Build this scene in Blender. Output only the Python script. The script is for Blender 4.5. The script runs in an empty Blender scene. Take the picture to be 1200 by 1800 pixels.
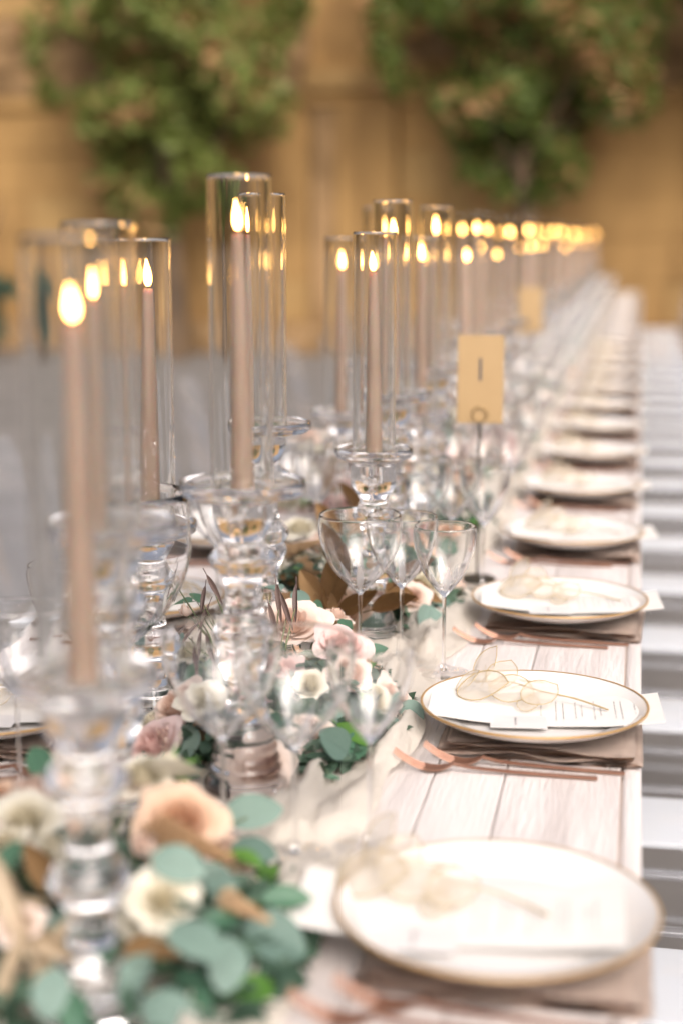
import bpy, bmesh, math, random
from mathutils import Vector, Matrix, noise
rnd = random.Random(7)
S = bpy.context.scene
COL = S.collection
T = 0.75            # height of the table top above the ground

# ---------------------------------------------------------------- camera
cam = bpy.data.cameras.new('camera'); camo = bpy.data.objects.new('camera', cam); COL.objects.link(camo)
camo.location = (0, 0, T + 0.56)
camo.rotation_euler = (math.radians(90 - 10.1834), 0, math.radians(10.8343))
cam.sensor_fit = 'VERTICAL'; cam.sensor_height = 36; cam.lens = 54
cam.clip_start = 0.05; cam.clip_end = 400
cam.dof.use_dof = True; cam.dof.focus_distance = 1.84; cam.dof.aperture_fstop = 1.95
S.camera = camo
# ---------------------------------------------------------------- sky and sun
w = bpy.data.worlds.new('World'); S.world = w; w.use_nodes = True
nt = w.node_tree; nt.nodes.clear()
sky = nt.nodes.new('ShaderNodeTexSky'); sky.sky_type = 'NISHITA'; sky.sun_disc = False
SUN_EL, SUN_AZ = math.radians(42), math.radians(150)
sky.sun_elevation = SUN_EL; sky.sun_rotation = SUN_AZ
sky.air_density = 0.75; sky.dust_density = 8.0; sky.ozone_density = 0.3
bg = nt.nodes.new('ShaderNodeBackground'); bg.inputs[1].default_value = 0.14
wo = nt.nodes.new('ShaderNodeOutputWorld')
hs = nt.nodes.new('ShaderNodeHueSaturation'); hs.inputs['Saturation'].default_value = .5   # thin high cloud
nt.links.new(sky.outputs[0], hs.inputs['Color']); nt.links.new(hs.outputs[0], bg.inputs[0]); nt.links.new(bg.outputs[0], wo.inputs[0])
sl = bpy.data.lights.new('sun', 'SUN'); sl.energy = 1.3; sl.angle = math.radians(50); sl.color = (1, .93, .84)
so = bpy.data.objects.new('sun', sl); COL.objects.link(so)
# direction to the sun, matching the sky (rotation 0 = +Y, clockwise seen from above)
sd = Vector((math.sin(SUN_AZ) * math.cos(SUN_EL), math.cos(SUN_AZ) * math.cos(SUN_EL), math.sin(SUN_EL)))
so.rotation_euler = sd.to_track_quat('Z', 'Y').to_euler(); so.location = (3, -5, 8)
S.view_settings.view_transform = 'Standard'; S.view_settings.look = 'None'
S.view_settings.exposure = 0.38; S.view_settings.gamma = 1; S.view_settings.use_curve_mapping = False
S.view_settings.use_white_balance = True; S.view_settings.white_balance_temperature = 6500; S.view_settings.white_balance_tint = 13
cy = S.cycles
cy.use_denoising = True; cy.max_bounces = 20; cy.transmission_bounces = 20; cy.glossy_bounces = 6; cy.diffuse_bounces = 3
cy.transparent_max_bounces = 96; cy.caustics_refractive = True; cy.caustics_reflective = True; cy.blur_glossy = 0.6
cy.sample_clamp_indirect = 0; cy.sample_clamp_direct = 0
try: cy.denoiser = 'OPENIMAGEDENOISE'
except Exception: pass

# ---------------------------------------------------------------- materials
def mat(name):
    m = bpy.data.materials.new(name); m.use_nodes = True
    return m, m.node_tree.nodes, m.node_tree.links
def setin(p, **k):
    for a, v in k.items():
        a = a.replace('_', ' ')
        if a in p.inputs: p.inputs[a].default_value = v
def c4(c): return (c[0], c[1], c[2], 1)
def varied(name, c1, c2, scale=8, rough=.6, bump=0, bscale=None, stretch=(1, 1, 1), detail=5, coords='Object', ramp=(.35, .65), **kw):
    m, N, L = mat(name); p = N['Principled BSDF']
    tc = N.new('ShaderNodeTexCoord'); mp = N.new('ShaderNodeMapping'); mp.inputs['Scale'].default_value = stretch
    no = N.new('ShaderNodeTexNoise'); no.inputs['Scale'].default_value = scale; no.inputs['Detail'].default_value = detail
    cr = N.new('ShaderNodeValToRGB'); cr.color_ramp.elements[0].color = c4(c1); cr.color_ramp.elements[1].color = c4(c2)
    cr.color_ramp.elements[0].position, cr.color_ramp.elements[1].position = ramp
    L.new(tc.outputs[coords], mp.inputs[0]); L.new(mp.outputs[0], no.inputs[0]); L.new(no.outputs[0], cr.inputs[0]); L.new(cr.outputs[0], p.inputs['Base Color'])
    p.inputs['Roughness'].default_value = rough
    setin(p, **kw)
    if bump:
        n2 = N.new('ShaderNodeTexNoise'); n2.inputs['Scale'].default_value = bscale or scale * 3; n2.inputs['Detail'].default_value = 6
        L.new(mp.outputs[0], n2.inputs[0])
        b = N.new('ShaderNodeBump'); b.inputs['Strength'].default_value = bump; b.inputs['Distance'].default_value = .01
        L.new(n2.outputs[0], b.inputs['Height']); L.new(b.outputs[0], p.inputs['Normal'])
    return m
def leafy(name, c1, c2, trans, tw=.35, rough=.5, scale=30, spec=.4, tint=None):
    """surface that lets some light through: petals, leaves, gauze, paper"""
    m, N, L = mat(name); p = N['Principled BSDF']; out = N['Material Output']
    p.inputs['Roughness'].default_value = rough; setin(p, Specular_IOR_Level=spec)
    oi = N.new('ShaderNodeObjectInfo'); tc = N.new('ShaderNodeTexCoord')
    no = N.new('ShaderNodeTexNoise'); no.inputs['Scale'].default_value = scale; no.inputs['Detail'].default_value = 3
    L.new(tc.outputs['Object'], no.inputs[0])
    cr = N.new('ShaderNodeValToRGB'); cr.color_ramp.elements[0].color = c4(c1); cr.color_ramp.elements[1].color = c4(c2)
    if tint is not None:
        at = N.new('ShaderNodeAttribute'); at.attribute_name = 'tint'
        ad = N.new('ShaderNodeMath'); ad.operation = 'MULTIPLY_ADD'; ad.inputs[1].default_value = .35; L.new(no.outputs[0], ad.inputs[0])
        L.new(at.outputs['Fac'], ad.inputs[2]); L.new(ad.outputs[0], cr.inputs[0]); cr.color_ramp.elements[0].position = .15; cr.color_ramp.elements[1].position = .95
    else:
        ad = N.new('ShaderNodeMath'); ad.operation = 'MULTIPLY_ADD'; ad.inputs[1].default_value = .5; L.new(oi.outputs['Random'], ad.inputs[0])
        m2 = N.new('ShaderNodeMath'); m2.operation = 'MULTIPLY'; m2.inputs[1].default_value = .6; L.new(no.outputs[0], m2.inputs[0]); L.new(m2.outputs[0], ad.inputs[2])
        L.new(ad.outputs[0], cr.inputs[0]); cr.color_ramp.elements[0].position = .2; cr.color_ramp.elements[1].position = .85
    L.new(cr.outputs[0], p.inputs['Base Color'])
    tr = N.new('ShaderNodeBsdfTranslucent'); tr.inputs[0].default_value = c4(trans)
    mx = N.new('ShaderNodeMixShader'); mx.inputs[0].default_value = tw
    L.new(p.outputs[0], mx.inputs[1]); L.new(tr.outputs[0], mx.inputs[2]); L.new(mx.outputs[0], out.inputs[0])
    return m
def sheer(*a):
    m = leafy(*a); N, L = m.node_tree.nodes, m.node_tree.links; out = N['Material Output']
    src = out.inputs[0].links[0].from_socket; t = N.new('ShaderNodeBsdfTransparent'); mx = N.new('ShaderNodeMixShader'); mx.inputs[0].default_value = .58
    L.new(src, mx.inputs[1]); L.new(t.outputs[0], mx.inputs[2]); L.new(mx.outputs[0], out.inputs[0]); return m
def glass(name, col=(1, 1, 1), ior=1.5, rough=0):
    m, N, L = mat(name); out = N['Material Output']; N.remove(N['Principled BSDF'])
    g = N.new('ShaderNodeBsdfGlass'); g.inputs['Color'].default_value = c4(col); g.inputs['IOR'].default_value = ior; g.inputs['Roughness'].default_value = rough
    L.new(g.outputs[0], out.inputs[0]); return m
def thin_glass(name, tint=(1, 1, 1), ior=1.5, milk=0, milkc=(.9, .9, .9), rough=0.0):
    """thin clear sheet: straight-through light plus a Fresnel reflection"""
    m, N, L = mat(name); out = N['Material Output']; N.remove(N['Principled BSDF'])
    t = N.new('ShaderNodeBsdfTransparent'); t.inputs[0].default_value = c4(tint)
    g = N.new('ShaderNodeBsdfGlossy'); g.inputs['Roughness'].default_value = rough; g.inputs['Color'].default_value = (1, 1, 1, 1)
    fr = N.new('ShaderNodeFresnel'); ge = N.new('ShaderNodeNewGeometry')
    mr = N.new('ShaderNodeMapRange'); mr.inputs['To Min'].default_value = ior; mr.inputs['To Max'].default_value = 1 / ior   # same reflectance from both sides of the wall
    L.new(ge.outputs['Backfacing'], mr.inputs['Value']); L.new(mr.outputs[0], fr.inputs[0])
    mx = N.new('ShaderNodeMixShader'); L.new(fr.outputs[0], mx.inputs[0]); L.new(t.outputs[0], mx.inputs[1]); L.new(g.outputs[0], mx.inputs[2])
    last = mx
    if milk:
        d = N.new('ShaderNodeBsdfDiffuse'); d.inputs[0].default_value = c4(milkc)
        m2 = N.new('ShaderNodeMixShader'); m2.inputs[0].default_value = milk; L.new(mx.outputs[0], m2.inputs[1]); L.new(d.outputs[0], m2.inputs[2]); last = m2
    L.new(last.outputs[0], out.inputs[0]); return m
def emit(name, col, s):
    m, N, L = mat(name); out = N['Material Output']; N.remove(N['Principled BSDF'])
    e = N.new('ShaderNodeEmission'); e.inputs[0].default_value = c4(col); e.inputs[1].default_value = s; L.new(e.outputs[0], out.inputs[0])
    try: m.cycles.emission_sampling = 'FRONT'
    except Exception: pass
    return m
M = {}
M['table'] = varied('whitewashed_wood', (.62, .565, .54), (.75, .705, .68), 5, .42, .35, 30, (6, .5, 6), 8, ramp=(.3, .7))
M['table2'] = varied('whitewashed_wood_worn', (.57, .515, .49), (.73, .68, .655), 5, .42, .4, 30, (7, .6, 6), 8, ramp=(.35, .62))
M['tableleg'] = varied('pale_painted_leg', (.45, .42, .40), (.55, .52, .50), 6, .6)
M['gap'] = varied('joint_gap_wood', (.42, .33, .28), (.52, .42, .36), 20, .8)
M['porcelain'] = varied('cream_porcelain', (.70, .67, .64), (.75, .72, .69), 6, .22, Coat_Weight=.3)
M['goldrim'] = varied('gold_painted_rim', (.50, .30, .12), (.62, .41, .20), 25, .4, Metallic=.5)
M['napkin'] = varied('taupe_linen', (.70, .53, .43), (.80, .63, .52), 40, .9, .3, 900, Sheen_Weight=.2)
M['copper'] = varied('brushed_copper', (.24, .12, .08), (.33, .18, .125), 60, .36, stretch=(.2, 3, 3), Metallic=.5)
M['paper'] = varied('cream_card_stock', (.71, .68, .64), (.76, .73, .69), 30, .8, .05, 400)
M['vellum'] = varied('pale_name_card', (.66, .63, .61), (.70, .67, .65), 30, .6)
M['ink'] = varied('grey_ink', (.28, .26, .26), (.34, .32, .32), 30, .8)
M['inkdark'] = varied('dark_ink', (.05, .05, .06), (.08, .08, .09), 30, .7)
M['kraft'] = varied('golden_tan_card', (.37, .245, .115), (.42, .285, .14), 6, .6)
M['blackmetal'] = varied('dark_bronze_wire', (.05, .045, .035), (.12, .10, .07), 30, .45, Metallic=.8)
M['goldmetal'] = varied('antique_gold_ring', (.28, .20, .10), (.40, .28, .14), 30, .4, Metallic=.8)
M['lunaria'] = sheer('lunaria_seed_pod', (.70, .61, .49), (.82, .75, .65), (.85, .77, .62), .45, .3, 60, .6)
M['drystem'] = varied('dried_stem', (.33, .24, .11), (.45, .34, .18), 50, .7)
M['gauze'] = leafy('cheesecloth_gauze', (.66, .60, .52), (.80, .74, .66), (.78, .72, .62), .35, .9, 14, .1)
gm = M['gauze'].node_tree; gn = gm.nodes.new('ShaderNodeTexNoise'); gn.inputs['Scale'].default_value = 55; gn.inputs['Detail'].default_value = 7; gn.inputs['Distortion'].default_value = 1.2
gmp = gm.nodes.new('ShaderNodeMapping'); gmp.inputs['Scale'].default_value = (1, .35, 1); gtc = gm.nodes.new('ShaderNodeTexCoord'); gb = gm.nodes.new('ShaderNodeBump'); gb.inputs['Strength'].default_value = .8; gb.inputs['Distance'].default_value = .006
gm.links.new(gtc.outputs['Object'], gmp.inputs[0]); gm.links.new(gmp.outputs[0], gn.inputs[0]); gm.links.new(gn.outputs[0], gb.inputs['Height']); gm.links.new(gb.outputs[0], gm.nodes['Principled BSDF'].inputs['Normal'])
M['wax'] = varied('taupe_candle_wax', (.43, .305, .225), (.48, .35, .265), 12, .62, Subsurface_Weight=.25, Subsurface_Scale=.02)
M['wick'] = varied('burnt_wick', (.02, .015, .01), (.05, .03, .02), 50, .9)
M['flame'] = emit('candle_flame', (1, .50, .13), 24)
M['tube'] = thin_glass('hurricane_tube_glass', (.985, .985, .98), 1.5)
M['crystal'] = glass('pressed_glass', (.985, .985, .99), 1.5)
M['wine'] = glass('wine_glass_crystal', (.99, .99, .99), 1.48)
M['cut'] = thin_glass('cut_frosted_glass', (.9, .9, .92), 1.5, .30, (.92, .92, .95), .15)
M['winethin'] = thin_glass('wine_glass_wall', (.985, .985, .985), 1.5)
M['acrylic'] = thin_glass('clear_acrylic', (.95, .96, .98), 1.5, .05, (.9, .92, .97), .08)
M['frosted'] = thin_glass('frosted_acrylic', (.93, .95, .97), 1.5, .5, (.88, .91, .95), .08)  # clear acrylic; white diffuse share paints in the sky glare on the seats
M['tube2'] = glass('hurricane_glass', (.985, .985, .98), 1.5)
M['euc'] = leafy('eucalyptus_leaf', (.085, .155, .125), (.25, .35, .30), (.18, .32, .2), .2, .55, 20)
M['leafg'] = leafy('green_leaf', (.05, .13, .08), (.12, .24, .16), (.14, .30, .1), .25, .42, 20)
M['leafb'] = leafy('bright_green_leaf', (.07, .19, .03), (.14, .28, .06), (.2, .45, .06), .35, .45, 20)
M['olive'] = leafy('bronze_willow_leaf', (.08, .045, .04), (.20, .14, .12), (.12, .08, .05), .15, .5, 20)
M['magn'] = leafy('brown_magnolia_leaf', (.10, .05, .018), (.40, .25, .12), (.30, .14, .04), .2, .45, 45)
M['dry'] = leafy('dried_beige_leaf', (.44, .34, .23), (.62, .52, .39), (.5, .38, .22), .3, .7, 25)
M['astilbe'] = leafy('brown_astilbe', (.34, .20, .10), (.52, .35, .20), (.35, .2, .1), .2, .8, 90)
M['dark'] = leafy('deep_foliage', (.035, .075, .05), (.085, .14, .09), (.05, .1, .03), .15, .6, 20)
M['twig'] = varied('green_twig', (.12, .16, .07), (.2, .2, .1), 40, .7)
PET = {'cream': ((.68, .60, .42), (.81, .77, .67), (.85, .8, .62)), 'blush': ((.76, .50, .38), (.87, .75, .67), (.88, .68, .55)),
       'pink': ((.74, .44, .38), (.86, .69, .66), (.85, .6, .52)), 'peach': ((.52, .27, .14), (.80, .60, .45), (.82, .52, .34)), 'brown': ((.12, .08, .03), (.22, .15, .05), (.2, .12, .04))}
for k, (a, b, t) in PET.items(): M['pet_' + k] = leafy(k + '_petal', a, b, t, .3, .7, 18, .2, tint=1)
M['wall'] = varied('ochre_sandstone', (.20, .11, .038), (.50, .30, .11), 1.1, .9, .6, 9, (1, 1, .35), ramp=(.28, .66))
M['wall2'] = varied('ochre_sandstone_pale', (.24, .14, .05), (.52, .33, .13), 1.1, .9, .6, 9, (1, 1, .35), ramp=(.28, .66))
M['wall3'] = varied('weathered_brown_stone', (.19, .115, .05), (.40, .25, .12), 1.6, .95, .8, 9, ramp=(.35, .65))
M['mortar'] = varied('lime_mortar', (.26, .15, .055), (.50, .30, .11), 1.1, .95)
M['bark'] = varied('grey_brown_bark', (.06, .04, .025), (.14, .09, .05), 8, .9, .6, 30, (1, 1, .3))
M['treeleaf'] = leafy('tree_leaf', (.075, .115, .022), (.23, .27, .07), (.24, .32, .06), .3, .5, 1.2)
M['treeleaf2'] = leafy('tree_leaf_russet', (.40, .20, .08), (.60, .36, .18), (.3, .15, .04), .25, .6, 1.2)
M['ground'] = varied('grey_gravel_paving', (.145, .134, .124), (.20, .184, .170), 1.5, .85, .5, 60, coords='Generated' if False else 'Object')

# ---------------------------------------------------------------- helpers
NOSHARP = {'rose', 'rose_bud', 'table_runner', 'napkin', 'stem_', 'twigs', 'seed_pod'}
def obj(name, mesh, m=None, parent=None, mw=None, smooth=True):
    if isinstance(mesh, bmesh.types.BMesh):
        me = bpy.data.meshes.new(name); mesh.normal_update(); mesh.to_mesh(me); mesh.free()
        if smooth:
            for p in me.polygons: p.use_smooth = True
            if name not in NOSHARP: me.set_sharp_from_angle(angle=math.radians(48))
    else: me = mesh
    if m is not None and not me.materials: me.materials.append(m)
    o = bpy.data.objects.new(name, me); COL.objects.link(o)
    if parent is not None: o.parent = parent
    if mw is not None: o.matrix_basis = mw
    return o
def tag(o, label, cat, group=None, kind=None):
    if label: o['label'] = label
    if cat: o['category'] = cat
    if group: o['group'] = group
    if kind: o['kind'] = kind
    return o
def thing(name, label, cat, loc, rz=0, group=None):
    o = bpy.data.objects.new(name, None); COL.objects.link(o); o.empty_display_size = .05
    o.location = loc; o.rotation_euler = (0, 0, rz)
    return tag(o, label, cat, group)
def dup(root, loc, rz=None, label=None):
    r = root.copy(); COL.objects.link(r); r.location = loc
    if rz is not None: r.rotation_euler = (0, 0, rz)
    if label: r['label'] = label
    for ch in list(root.children):
        c = ch.copy(); COL.objects.link(c); c.parent = r
        for g in list(ch.children):
            d = g.copy(); COL.objects.link(d); d.parent = c
    return r
def box(bm, x0, x1, y0, y1, z0, z1, bev=0, seg=2):
    r = bmesh.ops.create_cube(bm, size=1)
    for v in r['verts']: v.co = Vector((x0 if v.co.x < 0 else x1, y0 if v.co.y < 0 else y1, z0 if v.co.z < 0 else z1))
    if bev:
        ed = list({e for v in r['verts'] for e in v.link_edges})
        bmesh.ops.bevel(bm, geom=ed, offset=bev, segments=seg, affect='EDGES', profile=.6)
    return bm
def lathe(prof, n=48, close=False, facet=None):
    """prof: list of (r,z); closed loop if close. r==0 gives a pole"""
    bm = bmesh.new(); rings = []
    for (r, z) in prof:
        if r < 1e-6: rings.append([bm.verts.new((0, 0, z))])
        else:
            ring = []
            for i in range(n):
                a = 2 * math.pi * i / n; rr = r
                if facet: rr = facet(r, z, a)
                ring.append(bm.verts.new((rr * math.cos(a), rr * math.sin(a), z)))
            rings.append(ring)
    pairs = list(zip(rings, rings[1:])) + ([(rings[-1], rings[0])] if close else [])
    for A, B in pairs:
        if len(A) == 1 and len(B) == 1: continue
        for i in range(n):
            j = (i + 1) % n
            if len(A) == 1: bm.faces.new((A[0], B[j], B[i]))
            elif len(B) == 1: bm.faces.new((A[i], A[j], B[0]))
            else: bm.faces.new((A[i], A[j], B[j], B[i]))
    bmesh.ops.recalc_face_normals(bm, faces=bm.faces)
    if bm.calc_volume(signed=True) < 0: bmesh.ops.reverse_faces(bm, faces=bm.faces)
    return bm
def spl(pts, k=4):
    """Catmull-Rom through 2D/3D points"""
    out = []; P = [Vector(p) for p in pts]
    for i in range(len(P) - 1):
        p0, p1, p2, p3 = P[max(i - 1, 0)], P[i], P[i + 1], P[min(i + 2, len(P) - 1)]
        for j in range(k):
            t = j / k
            out.append(.5 * ((2 * p1) + (p2 - p0) * t + (2 * p0 - 5 * p1 + 4 * p2 - p3) * t * t + (3 * p1 - p0 - 3 * p2 + p3) * t ** 3))
    out.append(P[-1]); return out
def tube(bm, pts, r, n=8, r2=None):
    pts = [Vector(p) for p in pts]; rings = []
    for i, p in enumerate(pts):
        d = (pts[min(i + 1, len(pts) - 1)] - pts[max(i - 1, 0)]).normalized()
        u = d.cross(Vector((0, 0, 1)));  u = u if u.length > .1 else d.cross(Vector((1, 0, 0))); u.normalize(); v = d.cross(u)
        rr = r if r2 is None else r + (r2 - r) * i / (len(pts) - 1)
        rings.append([bm.verts.new(p + u * rr * math.cos(2 * math.pi * k / n) + v * rr * math.sin(2 * math.pi * k / n)) for k in range(n)])
    for A, B in zip(rings, rings[1:]):
        for k in range(n): bm.faces.new((A[k], A[(k + 1) % n], B[(k + 1) % n], B[k]))
    bm.faces.new(rings[0][::-1]); bm.faces.new(rings[-1])
    return bm
def mframe(pos, zdir, ydir, s):
    z = Vector(zdir).normalized(); y = Vector(ydir); y = (y - z * y.dot(z))
    if y.length < 1e-3: y = z.orthogonal()
    y.normalize(); x = y.cross(z)
    m = Matrix((x, y, z)).transposed().to_4x4()
    if not isinstance(s, (tuple, list)): s = (s, s, s)
    return Matrix.Translation(pos) @ m @ Matrix.Diagonal((*s, 1))
ORD = ['nearest', 'second', 'third', 'fourth', 'fifth', 'sixth', 'seventh', 'eighth', 'ninth', 'tenth', 'eleventh', 'twelfth', 'thirteenth', 'fourteenth', 'fifteenth',
       'sixteenth', 'seventeenth', 'eighteenth', 'nineteenth', 'twentieth', 'twenty-first', 'twenty-second', 'twenty-third', 'twenty-fourth', 'twenty-fifth', 'twenty-sixth', 'twenty-seventh', 'twenty-eighth', 'twenty-ninth', 'thirtieth'] + ['thirty-' + s for s in ('first', 'second', 'third', 'fourth', 'fifth', 'sixth', 'seventh', 'eighth', 'ninth')]
# ================================================================ ground, wall
bm = bmesh.new(); bmesh.ops.create_grid(bm, x_segments=2, y_segments=2, size=150)
g = obj('ground', bm, M['ground']); g['kind'] = 'structure'
WY = 17.0
wall = thing('stone_wall', 'tall ochre sandstone wall with pilasters and rough upper courses behind the trees', 'wall', (0, WY, 0))
bm = bmesh.new(); box(bm, -16, 9, .06, .7, 0, 7); obj('wall_core', bm, M['mortar'], wall, smooth=False)
def block(parent, x0, x1, z0, z1, y0, m, name='stone', j=.003, amp=.015):
    bm = bmesh.new(); box(bm, x0 + j, x1 - j, y0, .06, z0 + j, z1 - j, .009, 1)
    for v in bm.verts:
        v.co += Vector((rnd.uniform(-1, 1) * amp, rnd.uniform(-1, 1) * amp if v.co.y < .05 else 0, rnd.uniform(-1, 1) * amp))
    return obj(name, bm, m, parent, smooth=False)
PIL = [(-3.62, -2.62), (-12.2, -11.2), (4.4, 5.4)]
def rows(z0, z1, h, wmin, wmax, mats, y0, amp):
    z = z0
    while z < z1 - .05:
        x = -15 + rnd.uniform(0, .5)
        while x < 7:
            x2 = x + rnd.uniform(wmin, wmax)
            y = y0 + rnd.uniform(-.008, .008)
            if not any(a - .02 < x2 and x < b + .02 for a, b in PIL): block(wall, x, x2, z, min(z + h, z1), y, rnd.choice(mats), amp=amp)
            else:
                for a, b in PIL:
                    if a - .02 < x2 and x < b + .02:
                        if x < a - .1: block(wall, x, a, z, min(z + h, z1), y, rnd.choice(mats), amp=amp)
                        if x2 > b + .1: block(wall, b, x2, z, min(z + h, z1), y, rnd.choice(mats), amp=amp)
            x = x2
        z += h
rows(.35, 2.7, .47, 1.2, 2.2, [M['wall'], M['wall'], M['wall2']], 0, .006)
rows(2.86, 4.6, .29, .45, 1.0, [M['wall2'], M['wall3'], M['wall'], M['wall3']], -.03, .03)
bm = bmesh.new(); box(bm, -15, 7, -.12, .05, 0, .345, .03); obj('plinth', bm, M['wall3'], wall)
bm = bmesh.new(); box(bm, -15, 7, -.05, .05, 2.71, 2.85, .02); obj('ledge', bm, M['wall'], wall)
for a, b in PIL:
    bm = bmesh.new(); box(bm, a + .33, b - .02, -.14, .05, .35, 2.70, .02); obj('pilaster', bm, M['wall'], wall)
    bm = bmesh.new(); box(bm, a + .03, a + .31, -.04, .05, .35, 2.70, .02); obj('pilaster', bm, M['wall3'], wall)
    bm = bmesh.new(); box(bm, a - .05, b + .05, -.12, .05, 2.86, 3.10, .03); obj('capital', bm, M['wall2'], wall)

# ================================================================ trees and bushes against the wall
def leaf_cloud(n, centre, rad, shape, size, seed, thr=0.0):
    r = random.Random(seed); bm = bmesh.new(); k = 0; tries = 0
    while k < n and tries < n * 12:
        tries += 1
        p = Vector((r.uniform(-1, 1), r.uniform(-1, 1), r.uniform(-1, 1)))
        if p.length > 1: continue
        q = Vector((p.x * rad[0], p.y * rad[1], p.z * rad[2]))
        sc = shape(p.z); q.x *= sc; q.y *= sc
        if noise.noise((q + Vector(centre)) * 1.5) + .9 * (1 - p.length) < thr: continue
        c = q + Vector(centre); s = size * r.uniform(.6, 1.3)
        ax = Vector((r.gauss(0, 1), r.gauss(0, 1), r.gauss(0, .6) - .3)).normalized(); nn = Vector((r.gauss(0, 1), r.gauss(0, 1), r.gauss(0, 1) + .8)).normalized()
        t = ax.cross(nn); t.normalize()
        a = bm.verts.new(c - ax * s * .5); b = bm.verts.new(c + t * s * .22 + nn * s * .05); d = bm.verts.new(c + ax * s * .5); e = bm.verts.new(c - t * s * .22 + nn * s * .05)
        bm.faces.new((a, b, d, e)); k += 1
    return bm
def tree(label, x, y, zb, zt, rx, ry, seed, russet, size=.19, n=9500, cat='tree'):
    t = thing('leafy_tree' if cat == 'tree' else 'bush', label, cat, (x, y, 0))
    zc = (zb + zt) / 2; rz = (zt - zb) / 2
    shp = lambda z: 1 - .45 * max(0, -z - .35)
    obj('crown', leaf_cloud(n, (0, 0, zc), (rx, ry, rz), shp, size, seed, .10), M['dark' if cat == 'bush' else 'treeleaf'], t, smooth=False)
    if russet: obj('russet_foliage', leaf_cloud(russet, (0, 0, zc), (rx * 1.02, ry * 1.05, rz), shp, size * 1.1, seed + 9, .30), M['treeleaf2'], t, smooth=False)
    bm = bmesh.new(); tube(bm, [(0, 0, -.02), (.03, 0, zb * .5), (-.02, .02, zb + .3), (.03, 0, zc + rz * .3)], .17, 10, .06); obj('trunk', bm, M['bark'], t)
    for k in range(6):
        a = k * 1.05 + seed; z0 = zb + .2 + .12 * k
        bm = bmesh.new(); tube(bm, [(0, 0, z0), (math.cos(a) * rx * .3, math.sin(a) * ry * .3, z0 + .5), (math.cos(a) * rx * .62, math.sin(a) * ry * .6, z0 + 1.0)], .035, 6, .012); obj('limb', bm, M['bark'], t)
    return t
tree('leafy green tree with few russet patches, left of the pilaster', -4.88, 15.9, 1.25, 5.7, 1.55, .8, 11, 3600)
tree('broad tree with green and russet leaves, right of the pilaster', -1.15, 15.9, 1.55, 5.8, 1.66, .8, 23, 5200)
tree('dark green tree at the upper right edge of the photo', 1.30, 15.8, 2.3, 5.3, 1.1, .8, 37, 0)
tree('low dark green bush at the foot of the wall on the left', -6.95, 15.4, .1, 1.0, .62, .5, 41, 0, .12, 3500, cat='bush')
tree('leafy green tree standing outside the left edge of the view', -8.9, 15.9, 2.0, 4.9, 1.2, .8, 53, 300)

# ================================================================ the table
TX0, TX1, TY0, TY1 = -.84, 0.02, .35, 15.2
tb = thing('banquet_table', 'very long whitewashed plank banquet table running away from the camera', 'table', (0, 0, 0))
bm = bmesh.new(); box(bm, TX0 + .01, TX1 - .01, TY0 + .01, TY1 - .01, T - .045, T - .005); obj('underboard', bm, M['gap'], tb, smooth=False)
edges = [-.02, .001, .121, .195, .305, .38, .47, .58, .65, .76, .818, .84]
for i, (a, b) in enumerate(zip(edges, edges[1:])):
    last = i in (0, len(edges) - 2)
    gp = .0009
    bm = bmesh.new(); box(bm, -b + gp, -a - (0 if i == 0 else gp), TY0, TY1, T - (.05 if last else .0045), T - (.001 if last else 0) + (.0006 if i % 3 == 1 else 0), .007 if last else .0012, 3)
    obj('edge_board' if last else 'plank', bm, M['table2' if i % 2 else 'table'], tb)
for yy in (.6, 3.1, 3.5, 6.1, 6.5, 9.1, 9.5, 12.1, 12.5, 14.9):
    for xx in (-.72, -.12):
        bm = bmesh.new(); box(bm, xx - .035, xx + .035, yy - .035, yy + .035, 0, T - .051, .005); obj('leg', bm, M['tableleg'], tb)

BASES = []

# ================================================================ tableware
def plate_mesh():
    K = .915
    outer = [(0, 0), (.070, 0), (.074, .004), (.10, .008), (.125, .0155), (.137, .0225), (.1395, .0240)]
    inner = [(.1395, .0262), (.134, .0240), (.118, .0165), (.100, .0115), (.09, .0100), (0, .0095)]
    outer = [(r * K, z) for r, z in outer]; inner = [(r * K, z) for r, z in inner]
    a = lathe([tuple(p) for p in spl(outer, 3)] + [tuple(p) for p in spl(inner, 3)], 72)
    rim = lathe([(r * K, z) for r, z in [(.1394, .0238), (.1401, .0238), (.1406, .0252), (.1401, .0265), (.1390, .02655), (.1374, .0261)]], 72)
    return a, rim
pa, pr = plate_mesh()
plate0 = thing('plate', 'x', 'plate', (0, 0, -50), 0, 'cream plates with gold rims along the table')
po = obj('plate_body', pa, M['porcelain'], plate0); obj('gold_rim', pr, M['goldrim'], po)
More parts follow.
